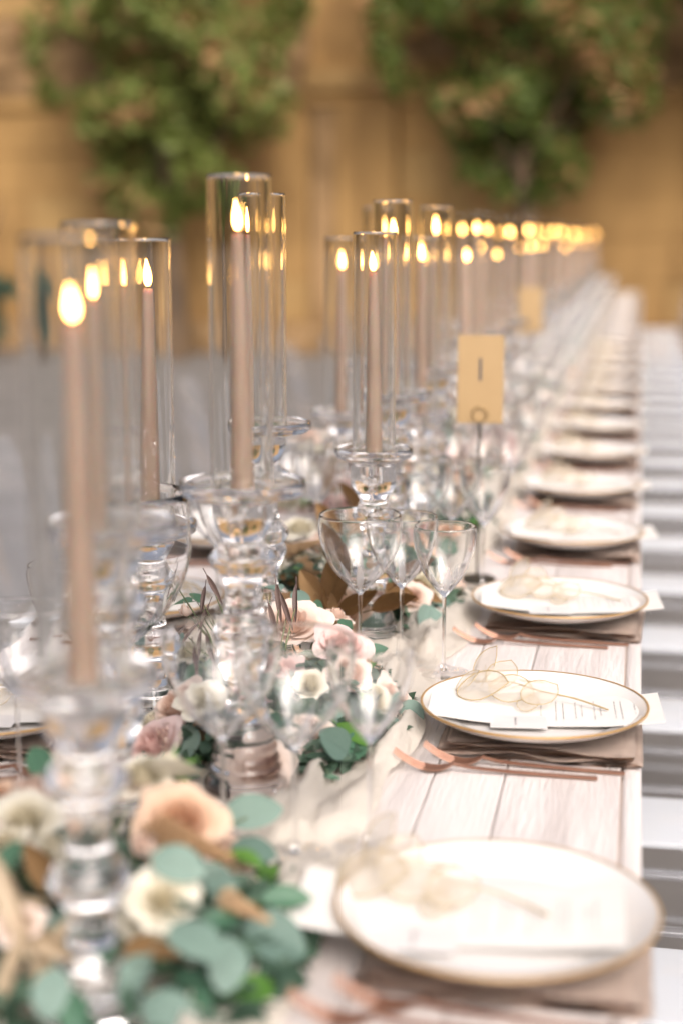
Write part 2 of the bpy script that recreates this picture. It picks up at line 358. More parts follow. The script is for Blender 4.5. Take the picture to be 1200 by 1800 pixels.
# folded napkin: S-fold cross-section in XZ swept along Y
def napkin_mesh(seed):
    r = random.Random(seed); bm = bmesh.new(); cols = []
    path = []
    z = .0015; L, Rr = -.110, .108
    layers = [(L + .05, Rr), (Rr - .004, L), (L + .002, Rr - .01), (Rr - .006, L + .008), (L + .01, -.02)]
    zs = [0.0016, .0045, .0074, .0102, .0130]
    for k, (a, b) in enumerate(layers):
        n = 14
        for i in range(n + 1):
            t = i / n; x = a + (b - a) * t
            path.append((x, zs[k] + .0009 * math.sin(x * 60 + seed + k * 2) * (1 if k else .3)))
        if k < len(layers) - 1:
            s = 1 if b > a else -1
            path.append((b + s * .0018, (zs[k] + zs[k + 1]) / 2 - .0005)); 
    NY = 12; g = []
    for j in range(NY + 1):
        y = -.095 + .19 * j / NY
        row = []
        for i, (x, z) in enumerate(path):
            wob = .003 * noise.noise(Vector((x * 22, y * 9, seed))) + (.004 * noise.noise(Vector((x * 18, i * .15, seed + 3))))
            fr = max(0, abs(y) - .055) / .04; puff = 1 + fr * (.42 + .55 * noise.noise(Vector((x * 14, seed, y * 3))))
            row.append(bm.verts.new((x + .002 * noise.noise(Vector((y * 20, i * .3, seed))), y + wob * (1.3 if j in (0, NY) else .3), max(.0012, z * puff + .0010 * noise.noise(Vector((x * 30, y * 12, z * 300 + seed)))))))
        g.append(row)
    for j in range(NY):
        for i in range(len(path) - 1): bm.faces.new((g[j][i], g[j][i + 1], g[j + 1][i + 1], g[j + 1][i]))
    bmesh.ops.solidify(bm, geom=bm.faces[:], thickness=.0011)
    return bm
nap_meshes = []
for s in (3, 8):
    o = obj('napkin', napkin_mesh(s), M['napkin']); nap_meshes.append(o.data); bpy.data.objects.remove(o)
# fork: points along -X (tines) to +X (handle), lying on the table
def fork_parts():
    h = bmesh.new()
    pts = spl([(-.055, 0, .0105), (-.045, 0, .0085), (-.03, 0, .0065), (.02, 0, .0045), (.08, 0, .0032), (.118, 0, .0028)], 4)
    rings = []
    for i, p in enumerate(pts):
        t = i / (len(pts) - 1); wy = .0034 - .0008 * math.sin(t * math.pi) + .0012 * t; wz = .0021
        rings.append([h.verts.new((p.x, p.y + wy * math.cos(a), p.z + wz * math.sin(a))) for a in [k * math.pi / 4 + .39 for k in range(8)]])
    for A, B in zip(rings, rings[1:]):
        for k in range(8): h.faces.new((A[k], A[(k + 1) % 8], B[(k + 1) % 8], B[k]))
    h.faces.new(rings[0]); h.faces.new(rings[-1][::-1]); bmesh.ops.recalc_face_normals(h, faces=h.faces)
    d = bmesh.new()
    P = spl([(-.054, .0030, .0102), (-.060, .0062, .0070), (-.070, .0095, .0035), (-.082, .0108, .0026), (-.092, .0106, .0042)], 4)
    up, dn = [], []
    for p in P:
        row = [(p.x, p.y * s, p.z + abs(s) ** 2 * .0012) for s in (-1, -.66, -.33, 0, .33, .66, 1)]
        up.append([d.verts.new((q[0], q[1], q[2] + .0007)) for q in row]); dn.append([d.verts.new((q[0], q[1], q[2] - .0007)) for q in row])
    for a, b in zip(range(len(P)), range(1, len(P))):
        for k in range(6):
            d.faces.new((up[a][k], up[a][k + 1], up[b][k + 1], up[b][k])); d.faces.new((dn[a][k], dn[b][k], dn[b][k + 1], dn[a][k + 1]))
        for k in (0, 6): d.faces.new((up[a][k], up[b][k], dn[b][k], dn[a][k]))
    for k in range(6): d.faces.new((up[0][k], dn[0][k], dn[0][k + 1], up[0][k + 1])); d.faces.new((up[-1][k], up[-1][k + 1], dn[-1][k + 1], dn[-1][k]))
    bmesh.ops.recalc_face_normals(d, faces=d.faces)
    tines = []
    for ty in (-.0090, -.0030, .0030, .0090):
        t = bmesh.new(); tube(t, spl([(-.0905, ty, .0044), (-.102, ty, .0078), (-.116, ty * .95, .0145), (-.128, ty * .92, .0225)], 3), .00135, 6, .0007); tines.append(t)
    return h, d, tines
fork0 = thing('fork', 'x', 'fork', (0, 0, -50), 0, 'copper forks beside the plates')
fh, fd, ft = fork_parts()
obj('handle', fh, M['copper'], fork0); hd = obj('fork_head', fd, M['copper'], fork0)
for t in ft: obj('tine', t, M['copper'], hd)
# menu card following the dip of the plate
def card_mesh(lx, ly, dip, nx=20, th=.0006):
    bm = bmesh.new(); g = [[], []]
    for side in (0, 1):
        for i in range(nx + 1):
            for j in range(7):
                x = lx * (i / nx - .5); y = ly * (j / 6 - .5)
                g[side].append(bm.verts.new((x, y, dip * ((x / (lx / 2)) ** 2) + .0006 * noise.noise(Vector((x * 30, y * 30, 0))) + side * th)))
    I = lambda i, j: i * 7 + j
    for i in range(nx):
        for j in range(6):
            bm.faces.new([g[1][k] for k in (I(i, j), I(i + 1, j), I(i + 1, j + 1), I(i, j + 1))]); bm.faces.new([g[0][k] for k in (I(i, j), I(i, j + 1), I(i + 1, j + 1), I(i + 1, j))])
    for i in range(nx):
        for j in (0, 6): bm.faces.new((g[0][I(i, j)], g[0][I(i + 1, j)], g[1][I(i + 1, j)], g[1][I(i, j)]))
    for j in range(6):
        for i in (0, nx): bm.faces.new((g[0][I(i, j)], g[0][I(i, j + 1)], g[1][I(i, j + 1)], g[1][I(i, j)]))
    bmesh.ops.recalc_face_normals(bm, faces=bm.faces); return bm
LX, LY, DIP = .260, .110, .0095
def text_rows(lx, dip, rowsx, y0, y1, r, h=.0034, wd=.0018):
    """rows of tiny illegible print: every row runs across the card (along Y)"""
    bm = bmesh.new()
    for (x, a, b) in rowsx:
        y = a
        while y < b:
            l = r.uniform(.0009, .0022)
            if r.random() < .8:
                hh = h * r.choice((.55, .55, .9)); z = dip * ((x / (lx / 2)) ** 2) + .00105
                vs = [bm.verts.new(p) for p in ((x, y, z), (x + hh * .55, y, z + .0001), (x + hh * .55, y + l * .6, z + .0001), (x, y + l * .6, z))]; bm.faces.new(vs)
            y += l
    return bm
rr = random.Random(5)
menu0 = thing('menu_card', 'x', 'card', (0, 0, -50), 0, 'menu cards lying on the plates')
obj('card_sheet', card_mesh(LX, LY, DIP), M['paper'], menu0)
rowsx = [(-.005, -.02, .02), (.012, -.035, .035), (.020, -.03, .03), (.034, -.03, .03), (.041, -.022, .022), (.055, -.034, .034), (.062, -.02, .02), (.078, -.03, .03), (.085, -.034, .034), (.100, -.02, .02), (.107, -.03, .03)]
obj('printed_text', text_rows(LX, DIP, rowsx, 0, 0, rr), M['ink'], menu0, smooth=False)
name0 = thing('name_card', 'x', 'card', (0, 0, -50), 0, 'small name cards on the menu cards')
obj('card_sheet', card_mesh(.062, .042, .0), M['vellum'], name0)
obj('printed_text', text_rows(.062, 0, [(-.004, -.014, .014)], 0, 0, rr, .006), M['ink'], name0, smooth=False)
# honesty (lunaria) sprig
def disc_mesh(rx=1.0, ry=1.25):
    bm = bmesh.new(); n = 18; rings = [[bm.verts.new((0, 0, .12))]]
    for q in (.5, .93, 1.0):
        rings.append([bm.verts.new((rx * q * math.cos(2 * math.pi * i / n), ry * q * math.sin(2 * math.pi * i / n) * (1 + (.12 if i == n // 4 else 0)), .12 - .12 * q * q + (.04 if q == 1.0 else 0) + .06 * math.sin(i * .9) * q)) for i in range(n)])
    for i in range(n):
        bm.faces.new((rings[0][0], rings[1][i], rings[1][(i + 1) % n]))
        for A, B in zip(rings[1:], rings[2:]): bm.faces.new((A[i], B[i], B[(i + 1) % n], A[(i + 1) % n]))
    return bm
tmp = obj('seed_pod', disc_mesh(), M['lunaria']); DISC = tmp.data; bpy.data.objects.remove(tmp)
rb = bmesh.new(); tube(rb, [(1.0 * math.cos(2 * math.pi * i / 18), 1.25 * math.sin(2 * math.pi * i / 18) * (1.12 if i % 18 == 4 else 1), .04 + .06 * math.sin((i % 18) * .9)) for i in range(19)], .028, 5)
tmp = obj('pod_rim', rb, M['drystem']); RIM = tmp.data; bpy.data.objects.remove(tmp)
spr0 = thing('dried_sprig', 'x', 'dried flower', (0, 0, -50), 0, 'dried honesty sprigs on the plates')
bm = bmesh.new(); main = spl([(-.075, .012, .012), (-.04, .02, .014), (0, .006, .012), (.04, .008, .008), (.085, -.006, .004)], 4); tube(bm, main, .0008, 5, .0011)
pods = [(-.072, .022, .030, .019, .9, (-.5, -.6, .5)), (-.062, -.018, .016, .024, .3, (-.2, -.5, .9)), (-.045, .004, .026, .018, 1.6, (.1, -.5, .8)), (-.028, -.014, .016, .020, .2, (.1, -.55, .8)), (.006, -.012, .015, .019, 1.2, (.2, -.4, .9)),
        (-.018, .030, .014, .014, 2.2, (0, .3, .9)), (-.002, -.028, .006, .013, 1.9, (-.1, -.3, 1)), (-.085, -.004, .016, .014, .6, (-.5, -.4, .7))]
for (x, y, z, s, a, nrm) in pods:
    k = min(main, key=lambda p: (p - Vector((x, y, z))).length); tube(bm, [k, (k + Vector((x, y, z))) / 2 + Vector((0, 0, .002)), Vector((x, y, z))], .0005, 4)
obj('stem', bm, M['drystem'], spr0)
for (x, y, z, s, a, nrm) in pods: sp = obj('seed_pod', DISC, None, spr0, mframe((x, y, z), nrm, (math.cos(a), math.sin(a), 0), s)); obj('pod_rim', RIM, None, sp)

# ---------------------------------------------------------------- wine glasses
def wine_parts(R=.054, Hb=.106, stem=.100):
    z0 = stem
    def fac(r, z, a):
        t = (z - z0) / Hb
        if .03 < t < .42:
            k = math.sin(math.pi * min(1, (t - .03) / .39)); return r * (1 + .05 * k * abs(math.cos(a * 4.5)) ** 5)
        return r
    out = [(.0028, z0 + .0003), (.006, z0 + .004), (.020, z0 + .018), (.036, z0 + .036), (.048, z0 + .058), (.0535, z0 + .078), (.0545, z0 + .090), (.0525, z0 + Hb)]
    out = [(r * R / .0545, z0 + (z - z0) * Hb / .106) for r, z in out]
    inn = [(r - .0011 if r > .012 else r * .25, z + (.0025 if r < .012 else .0009)) for r, z in out[2:]]
    so = [tuple(p) for p in spl(out, 4)]; si = [tuple(p) for p in spl([(0, out[1][1] + .009)] + inn, 4)]
    si[-1] = (out[-1][0] - .0009, out[-1][1])
    prof = [(0, z0 + .0003)] + so + [(out[-1][0] - .0004, out[-1][1] + .0005)] + si[::-1]
    bowl = lathe(prof, 60, facet=fac)
    stm = lathe([(0, .0040), (.0046, .0042)] + [tuple(p) for p in spl([(.0044, .0045), (.0030, .010), (.0022, .025), (.0021, .06), (.0023, .085), (.0028, z0)], 4)] + [(0, z0)], 20)
    foot = lathe([(0, .0002), (.033, .0002), (.0338, .0008), (.0335, .0013), (.024, .0017), (.010, .0028), (.0046, .0038), (0, .0038)], 40)
    cut = bmesh.new()
    def rad(z):
        for p, q in zip(so, so[1:]):
            if p[1] <= z <= q[1]: return p[0] + (q[0] - p[0]) * (z - p[1]) / max(1e-6, q[1] - p[1])
        return so[-1][0]
    for k in range(8):
        a = k * math.pi / 4; g = []; ln = .040 if k % 2 else .030
        for j in range(9):
            t = j / 8; z = z0 + .008 + ln * t; r = rad(z); r = fac(r, z, a) + .0004; wd = .0052 * math.sin(math.pi * (t * .97 + .03) ** 1.0) ** .9 * (1 if t < .5 else 1 - .3 * (t - .5))
            g.append([cut.verts.new(((r + e) * math.cos(a + s * wd / r), (r + e) * math.sin(a + s * wd / r), z)) for s, e in ((-1, 0), (0, .0006), (1, 0))])
        for A, B in zip(g, g[1:]):
            for i in (0, 1): cut.faces.new((A[i], A[i + 1], B[i + 1], B[i]))
    return bowl, stm, foot, cut
def make_glass(name, mats, **k):
    t = thing(name, 'x', 'wine glass', (0, 0, -50), 0, 'stemmed wine glasses along the table'); b, s, f, cu = wine_parts(**k)
    bo = obj('bowl', b, mats[0], t); obj('cut_petals', cu, M['cut'], bo); obj('stem', s, mats[1], t); obj('foot', f, M['winethin'], t); return t
g_big = make_glass('wine_glass', (M['wine'], M['wine']), R=.0545)
g_mid = make_glass('wine_glass', (M['wine'], M['wine']), R=.047, Hb=.102)
g_small = make_glass('wine_glass', (M['wine'], M['wine']), R=.0405, Hb=.100)
g_huge = make_glass('wine_glass', (M['wine'], M['wine']), R=.070, Hb=.135, stem=.115)
f_big = make_glass('wine_glass', (M['winethin'], M['wine']), R=.0545)
f_mid = make_glass('wine_glass', (M['winethin'], M['wine']), R=.047, Hb=.102)
f_small = make_glass('wine_glass', (M['winethin'], M['wine']), R=.0405, Hb=.100)

# ---------------------------------------------------------------- settings
RY = [1.145, 1.686, 2.213, 2.748] + [2.748 + .548 * k for k in range(1, 23)]
RY = [y for y in RY if y < 14.9]
GR = {0: ((-.290, 1.293), (-.361, 1.307), (-.227, 1.326)), 1: ((-.341, 1.910), (-.293, 1.952), (-.232, 1.912))}
def use(proto, loc, rz, label): return dup(proto, loc, rz, label)
def setting(k, x, y, side):
    rz = 0 if side == 'right' else math.pi
    sg = 1 if side == 'right' else -1
    far = y > 4.2
    row = 'right row' if side == 'right' else 'left row'
    o = ORD[k]
    j = rnd.uniform(-.006, .006); tw = rnd.uniform(-.05, .05)
    if k < 2: j = tw = 0
    det = {('right', 0): ', large and blurred at the bottom', ('right', 1): ', in sharp focus', ('left', 0): ', at the left edge'}.get((side, k), '')
    nap = obj('napkin', nap_meshes[k % 2], None); nap.location = (x + j + .012 * sg, y + .005 * 0, T + .0006); nap.rotation_euler = (0, 0, rz + tw * .6)
    tag(nap, f'folded taupe napkin under the {o} plate of the {row}', 'napkin', 'folded napkins under the plates')
    pz = T + .0150
    use(plate0, (x + j, y, pz), rz, f'gold rimmed plate, {o} from the camera, {row}{det}')
    for q, (dx, dy) in enumerate(((-.027, -.136), (.001, -.112))):
        a = (.015, -.02)[q] + rnd.uniform(-.02, .02) * (0 if k == 1 else 1)
        if side == 'right': loc, r_ = (x + dx, y + dy, T + .0003), a
        else: loc, r_ = (x - dx * 1, y - .125 - .028 * q, T + .0003), math.pi + a
        fk = use(fork0, loc, r_, f'{("outer", "inner")[q]} copper fork beside the {o} plate from the camera, {row}'); fk.scale = (.87, .95, .95)
    cr = (.05 if side == 'right' else .05 + math.pi) + tw + (.02 if k == 1 else 0)
    tw2 = rnd.uniform(-.09, .09) if k != 1 else 0; cr += tw2
    cx, cyy = (x + .012 * sg + (rnd.uniform(-.012, .012) if k > 1 else 0), y + .004)
    if side == 'right' and k == 0: cx -= .042; cyy -= .008; cr += .06
    if y < 8:
        use(menu0, (cx, cyy, pz + .0140), cr, f'long cream menu card across the {o} plate from the camera, {row}')
        use(name0, (cx - .026 * sg, cyy - .051, pz + .0158), cr + .03, f'small name card on the {o} plate from the camera, {row}')
        use(spr0, (cx - .010 * sg, cyy + .026, pz + .0162), rz + rnd.uniform(-.15, .15) * (0 if k == 1 else 1) - .25, f'papery honesty sprig on the {o} plate from the camera, {row}')
    gl = (f_big, f_mid, f_small) if far else (g_big, g_mid, g_small)
    if side == 'right':
        P = GR.get(k) or ((x - .235, y + .205), (x - .185, y + .235), (x - .130, y + .20))
        if k == 0: gl = (gl[0], gl[0], gl[2])
    else:
        P = ((x + .155, y - .03), (x + .105, y + .05), (x + .19, y - .10))
        if k == 1: P = ((-.533, 1.552), (-.625, 1.60), (-.60, 1.40)); gl = (g_huge, g_small, g_small)
    nm = ('widest', 'middle-sized', 'narrowest')
    if y > 9: P = P[:1] + P[2:3]; gl = gl[:1] + gl[2:3]; nm = ('wider', 'narrower')
    for q, (gx, gy) in enumerate(P):
        d2 = {(0, 0): '', (0, 1): ', blurred', (0, 2): '', (1, 0): ', in sharp focus'}.get((k, q), '') if side == 'right' else ''
        which = nm[q] if not (side == 'right' and k == 0) else ('middle', 'left', 'right')[q]
        BASES.append((gx, gy, .037)); use(gl[q], (gx, gy, T + .0030), rnd.uniform(0, 6), f'{which} stemmed glass by the {o} plate of the {row}{d2}')
for k, y in enumerate(RY): setting(k, -.094 if k == 0 else -.101 - (.004 if k > 2 else 0), y, 'right')
LYs = [1.045] + [1.58 + .53 * k for k in range(25)]
for k, y in enumerate([v for v in LYs if v < 14.9]): setting(k, -.705 - (.012 if k > 2 else 0), y, 'left')
for p in (plate0, fork0, menu0, name0, spr0, g_big, g_mid, g_small, g_huge, f_big, f_mid, f_small):
    for c in list(p.children_recursive): bpy.data.objects.remove(c)
    bpy.data.objects.remove(p)

# ================================================================ candles
def holder(x, y, h, R, kind, label):
    """turned glass candle stand with a saucer on top; h = height of the saucer floor"""
    BASES.append((x, y, .044))
    t = thing('candle_stand', label, 'candle stand', (x, y, T + .0035), rnd.uniform(0, 6), 'turned glass candle stands')
    if kind == 'tall':
        b = [(0, 0), (.040, 0), (.043, .004), (.042, .010), (.036, .014), (.035, .020), (.037, .024), (.034, .029), (.035, .034), (.032, .040), (.033, .046), (.030, .052), (.031, .058), (.027, .066), (.022, .0740), (0, .0740)]
        s = [(0, .0743), (.022, .0743), (.019, .085), (.017, .100), (.021, .118), (.028, .132), (.030, .142), (.026, .150), (.031, .156), (.032, .166), (.026, .176), (.020, .186), (.018, .200), (.019, .216), (.027, .228), (.034, .236), (.0345, .244), (.026, .252), (.020, .258), (.026, .268), (.030, .2800), (.030, h - .0145), (0, h - .0145)]
    else:
        b = [(0, 0), (.036, 0), (.039, .004), (.038, .010), (.031, .014), (.033, .020), (.030, .026), (.031, .032), (.027, .040), (.022, .048), (.018, .0560), (0, .0560)]
        s = [(0, .0563), (.018, .0563), (.016, .072), (.021, .088), (.029, .098), (.030, .108), (.022, .118), (.017, .130), (.016, .148), (.020, .164), (.029, .174), (.030, .182), (.022, .192), (.019, .200), (.026, .212), (.031, .222), (.031, h - .0145), (0, h - .0145)]
    key = (kind, round(h, 3), R)
    if key not in HM:
        def sm(P): return [P[0]] + [tuple(p) for p in spl(P[1:-1], 3)] + [P[-1]]
        sauc = [(0, h - .0142), (.030, h - .0142), (.038, h - .010), (R - .004, h - .006), (R, h - .003), (R + .001, h + .004), (R, h + .0075), (R - .002, h + .008), (R - .0035, h + .006), (R - .005, h + .001), (R - .010, h), (0, h)]
        HM[key] = (lathe(sm(b), 48), lathe(sm(s), 48), lathe(sauc, 64))
        HM[key] = tuple(mesh_of(nm, m_, M['crystal']) for nm, m_ in zip(('base', 'stem', 'saucer'), HM[key]))
    for nm, me in zip(('base', 'stem', 'saucer'), HM[key]): obj(nm, me, None, t)
    return t
def mesh_of(n, bm, m):
    o = obj(n, bm, m); me = o.data; bpy.data.objects.remove(o); return me
HM = {}
TUBE = {}
def tube_mesh(R, H, near):
    k = (round(R, 4), round(H, 3), near)
    if k not in TUBE:
        th = .0022
        prof = [(R - th, .0002), (R, .0002), (R, .004), (R, H - .004), (R, H - .001), (R - .0004, H - .0002), (R - .0011, H), (R - th + .0004, H - .0002), (R - th, H - .001), (R - th, H - .004), (R - th, .004)]
        TUBE[k] = mesh_of('hurricane_tube', lathe(prof, 72, close=True), M['tube2' if near else 'tube'])
    return TUBE[k]
CM = {}
def candle_meshes(L, fh=.031):
    k = (round(L, 3), fh)
    if k not in CM:
        wax = lathe([(0, 0), (.0112, 0), (.0116, .003), (.0112, .02), (.0100, L * .35), (.0084, L * .65), (.0066, L * .9), (.0058, L - .003), (.0050, L), (.0035, L - .0012), (0, L - .0015)], 24)
        wk = bmesh.new(); tube(wk, [(0, 0, L - .002), (.0004, 0, L + .004), (.0012, 0, L + .009)], .0007, 6)
        fl = lathe([(0, L + .003)] + [tuple(p) for p in spl([(.0024, L + .0042), (.0040, L + .003 + fh * .18), (.0043, L + .003 + fh * .35), (.0034, L + .003 + fh * .58), (.0017, L + .003 + fh * .80), (.0006, L + .002 + fh)], 3)] + [(0, L + .003 + fh)], 16)
        for v in fl.verts: v.co.x += .0028 * ((v.co.z - L) / fh) ** 2 * (1 if int(L * 500) % 2 else -.5)
        CM[k] = tuple(mesh_of(n, b, m) for n, b, m in (('wax', wax, M['wax']), ('wick', wk, M['wick']), ('flame', fl, M['flame'])))
    return CM[k]
def candle_set(x, y, kind, h, tubeR, tubeH, flameZ, R, where, off=(0, 0), tilt=0, fh=.031):
    holder(x, y, h, R, kind, f'turned glass candle stand {where}')
    z = T + .0035 + h + .0003
    t = obj('hurricane_tube', tube_mesh(tubeR, tubeH, y < 3.2)); t.location = (x, y, z)
    tag(t, f'glass cylinder around the candle {where}', 'glass cylinder', 'glass cylinders around the candles')
    L = flameZ - h - .020
    c = thing('taper_candle', f'lit taupe taper candle {where}', 'candle', (x + off[0], y + off[1], z), rnd.uniform(0, 6), 'lit taper candles in glass cylinders')
    c.rotation_euler = (tilt, rnd.uniform(-.012, .012), rnd.uniform(0, .3))
    wx, wk, fl = candle_meshes(round(L / .004) * .004, fh)
    obj('wax', wx, None, c); obj('wick', wk, None, c); f = obj('flame', fl, None, c); fs = rnd.uniform(.82, 1.1); f.scale = (1, 1, fs); f.location.z = (1 - fs) * (round(L / .004) * .004)
TALL = dict(kind='tall', h=.306, tubeR=.031, tubeH=.305, R=.0625); SHORT = dict(kind='short', h=.236, tubeR=.0305, tubeH=.318, R=.053)
def cs(x, y, k, where, fz=None, off=(0, 0), **kw):
    d = dict(TALL if k == 't' else SHORT); d.update(kw); candle_set(x, y, flameZ=fz or (.578 if k == 't' else .521), where=where, off=off, **d)
cs(-.372, .985, 's', 'nearest the camera at the left, all blurred', h=.250, tubeR=.0335, tubeH=.307, fh=.022, fz=.518)
cs(-.447, 1.25, 't', 'behind the nearest candle, faint and blurred', fz=.520, tubeH=.262)
cs(-.378, 1.456, 't', 'tallest in focus, left of the sharp wine glass', h=.311, tubeH=.303)
cs(-.527, 1.613, 's', 'second from the left in focus, short stand', off=(.002, 0))
cs(-.484, 1.98, 't', 'directly behind the tallest candle, partly hidden by it', off=(-.012, .008))
cs(-.348, 2.053, 's', 'rising behind the sharp wine glass among brown leaves', h=.264, tubeR=.0292, tubeH=.298, fz=.529)
far_list = [(-.380, 2.41, 't'), (-.528, 2.753, 's'), (-.38, 2.75, 's'), (-.38, 2.93, 't'), (-.50, 2.99, 't'), (-.38, 3.48, 's'), (-.38, 3.70, 't'), (-.50, 3.62, 's'), (-.39, 4.03, 't'), (-.38, 4.26, 's'), (-.50, 4.45, 't'), (-.38, 4.60, 't'), (-.50, 4.95, 's')]
far_list += [(-.50, 5.6, 't'), (-.50, 6.6, 's'), (-.50, 7.2, 't'), (-.37, 7.6, 't'), (-.37, 8.05, 's'), (-.49, 8.3, 't'), (-.5, 9.9, 't'), (-.37, 9.2, 't'), (-.37, 11.0, 't'), (-.5, 11.2, 's'), (-.5, 12.2, 't'), (-.37, 13.4, 't'), (-.37, 5.25, 't'), (-.38, 5.55, 's'), (-.38, 5.79, 't'), (-.50, 6.1, 't'), (-.37, 6.84, 't'), (-.42, 6.9, 's'), (-.48, 7.7, 's'), (-.36, 8.6, 't'), (-.50, 9.1, 't'), (-.37, 9.6, 's'), (-.38, 10.3, 't'), (-.40, 11.6, 's'), (-.37, 12.7, 't'), (-.42, 13.6, 's')]
far_list.sort(key=lambda a: a[1])
for k, (x, y, t) in enumerate(far_list):
    cs(x, y, t, f'{ORD[k] if k else "first"} beyond the sharp candles', fz=(.578 if t == 't' else .524) + rnd.uniform(-.012, .008), fh=.031 if y < 3.2 else .025)

# gauze runner
bm = bmesh.new(); NX, NYR = 64, 1100
def runner_z(x, y):
    p = Vector((x * 9, y * 2.3, 1.3)); f = 0
    n1 = noise.noise(p + Vector((noise.noise(p * .7) * 1.5, 0, 0))); f += max(0, 1 - abs(n1) * 3.2) * .016
    n2 = noise.noise(Vector((x * 30, y * 7, 5))); f += max(0, 1 - abs(n2) * 2.6) * .006
    return max(.0, f)
grid = []; NEARB = {q: [p for p in BASES if abs(p[1] - q / 2 - .25) < .4] for q in range(0, 40)}
for j in range(NYR + 1):
    y = .75 + (15.0 - .75) * (j / NYR) ** 1.35
    xr = -.235 + .035 * noise.noise(Vector((y * 2.1, 3, 0))) + .018 * noise.noise(Vector((y * 7, 8, 0)))
    xl = -.60 + .04 * noise.noise(Vector((y * 2.1, 13, 0))); row = []
    for i in range(NX + 1):
        u = i / NX; x = xl + (xr - xl) * u + .006 * noise.noise(Vector((u * 9, y * 9, 4)))
        e = min(1, min(u, 1 - u) * 10)
        f = 1.0
        for (bx, by, br) in NEARB[int(y * 2)]:
            d = math.hypot(x - bx, y - by)
            if d < br + .02: f = min(f, max(0, (d - br) / .02))
        roll = .015 * math.exp(-((x - xr + .028 + .012 * noise.noise(Vector((y * 5, 1, 1)))) / .013) ** 2) * (.45 + .9 * abs(noise.noise(Vector((y * 4, 6, 2)))))
        n3 = max(0, 1 - abs(noise.noise(Vector((x * 62, y * 15 + 3 * noise.noise(Vector((x * 8, y * 4, 2))), 7)))) * 3) * .0045
        z = T + .0018 + roll * f + (n3 + runner_z(x, y)) * (.35 + .65 * e) * 1.3 * f
        row.append(bm.verts.new((x, y, z)))
    grid.append(row)
for j in range(NYR):
    for i in range(NX): bm.faces.new((grid[j][i], grid[j][i + 1], grid[j + 1][i + 1], grid[j + 1][i]))
tag(obj('table_runner', bm, M['gauze']), 'crumpled cream gauze runner lying under the flowers along the table', 'table runner')

# ================================================================ table number cards
def sign(x, y, char, label, cardz=.33):
    t = thing('table_number', label, 'table number', (x, y, T + .003), .12); BASES.append((x, y, .033))
    bm = lathe([(0, 0), (.030, 0), (.031, .002), (.028, .004), (.006, .006), (0, .006)], 32); obj('foot', bm, M['blackmetal'], t)
    bm = bmesh.new(); tube(bm, [(0, 0, .0055), (0, 0, .262)], .0022, 8); obj('stem', bm, M['blackmetal'], t)
    bm = bmesh.new(); tube(bm, [(.0115 * math.cos(a), -.0035, .274 + .0115 * math.sin(a)) for a in [2 * math.pi * k / 24 for k in range(25)]], .0015, 8); obj('ring_clip', bm, M['goldmetal'], t)
    bm = bmesh.new(); box(bm, -.0365, .0375, -.0012, 0, .259, .401, .0003, 1); c = obj('number_card', bm, M['kraft'], t, smooth=False)
    if char: bm = bmesh.new(); box(bm, -.0022, .0022, -.0016, -.0010, .328, .364); obj('printed_numeral', bm, M['inkdark'], c, smooth=False)
    return t
sign(-.246, 2.47, '1', 'golden tan table card with a dark numeral one on a wire stand')
sign(-.33, 4.85, '', 'blurred golden tan table card farther down the table')

# ================================================================ flowers
def petal(bm, lay, a0, half, R, H, curl, base_r, seed, tint, nu=6, nv=6, ruf=.03):
    g = []
    for j in range(nv + 1):
        v = j / nv; row = []
        wprof = math.sin(min(1, v * 1.25 + .12) * math.pi / 2) * (1 - .30 * max(0, v - .7) / .3)
        for i in range(nu + 1):
            u = i / nu * 2 - 1; a = a0 + half * wprof * u
            edge = v * (1 - .18 * u * u)
            r = base_r + (R - base_r) * math.sin(edge * math.pi * .5) ** .8 + curl * edge ** 5
            z = H * (edge ** 1.25) - curl * .9 * edge ** 6
            nz = noise.noise(Vector((math.cos(a) * 2.5, math.sin(a) * 2.5, v * 2 + seed))) * ruf * (v ** 2) * 2
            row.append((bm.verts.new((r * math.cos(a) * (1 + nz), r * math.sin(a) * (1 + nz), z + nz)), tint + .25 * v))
        g.append(row)
    for j in range(nv):
        for i in range(nu): bm.faces.new((g[j][i][0], g[j][i + 1][0], g[j + 1][i + 1][0], g[j + 1][i][0]))
    for row in g:
        for vv, t in row: vv[lay] = t
def flower_mesh(kind, seed, name, m):
    r = random.Random(seed); bm = bmesh.new(); lay = bm.verts.layers.float.new('tint')
    n = 32 if kind == 'rose' else 13
    for k in range(n):
        t = k / (n - 1); a = k * 2.4 + r.uniform(-.2, .2)
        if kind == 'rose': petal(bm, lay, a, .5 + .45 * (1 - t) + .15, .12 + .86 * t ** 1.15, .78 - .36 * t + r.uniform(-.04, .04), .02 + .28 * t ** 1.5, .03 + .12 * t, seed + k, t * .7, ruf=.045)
        else: petal(bm, lay, a, .8, .10 + .62 * min(1, t * 1.3), 1.15 - .25 * t, -.35 + .22 * t, .03 + .05 * t, seed + k, t * .7, ruf=.03)
    for v in bm.verts: v.co.z -= .35 if kind == 'rose' else .5
    me = mesh_of(name, bm, m); return me
FL = {}
for c in PET:
    for kind in ('rose', 'bud'):
        FL[kind + '_' + c] = [flower_mesh(kind, 5 + s * 13 + len(c), 'rose' if kind == 'rose' else 'rose_bud', M['pet_' + c]) for s in range(2)]
bm = bmesh.new()
for k in range(6):
    a = k * math.pi / 3; d = Vector((math.cos(a), math.sin(a), 0)); s = Vector((-d.y, d.x, 0))
    vs = [bm.verts.new(p) for p in (d * .1 + s * .14 + Vector((0, 0, -.40)), d * .1 - s * .14 + Vector((0, 0, -.40)), d * .5 - s * .1 + Vector((0, 0, -.36)), d * .95 + Vector((0, 0, -.48)), d * .5 + s * .1 + Vector((0, 0, -.36)))]
    bm.faces.new(vs)
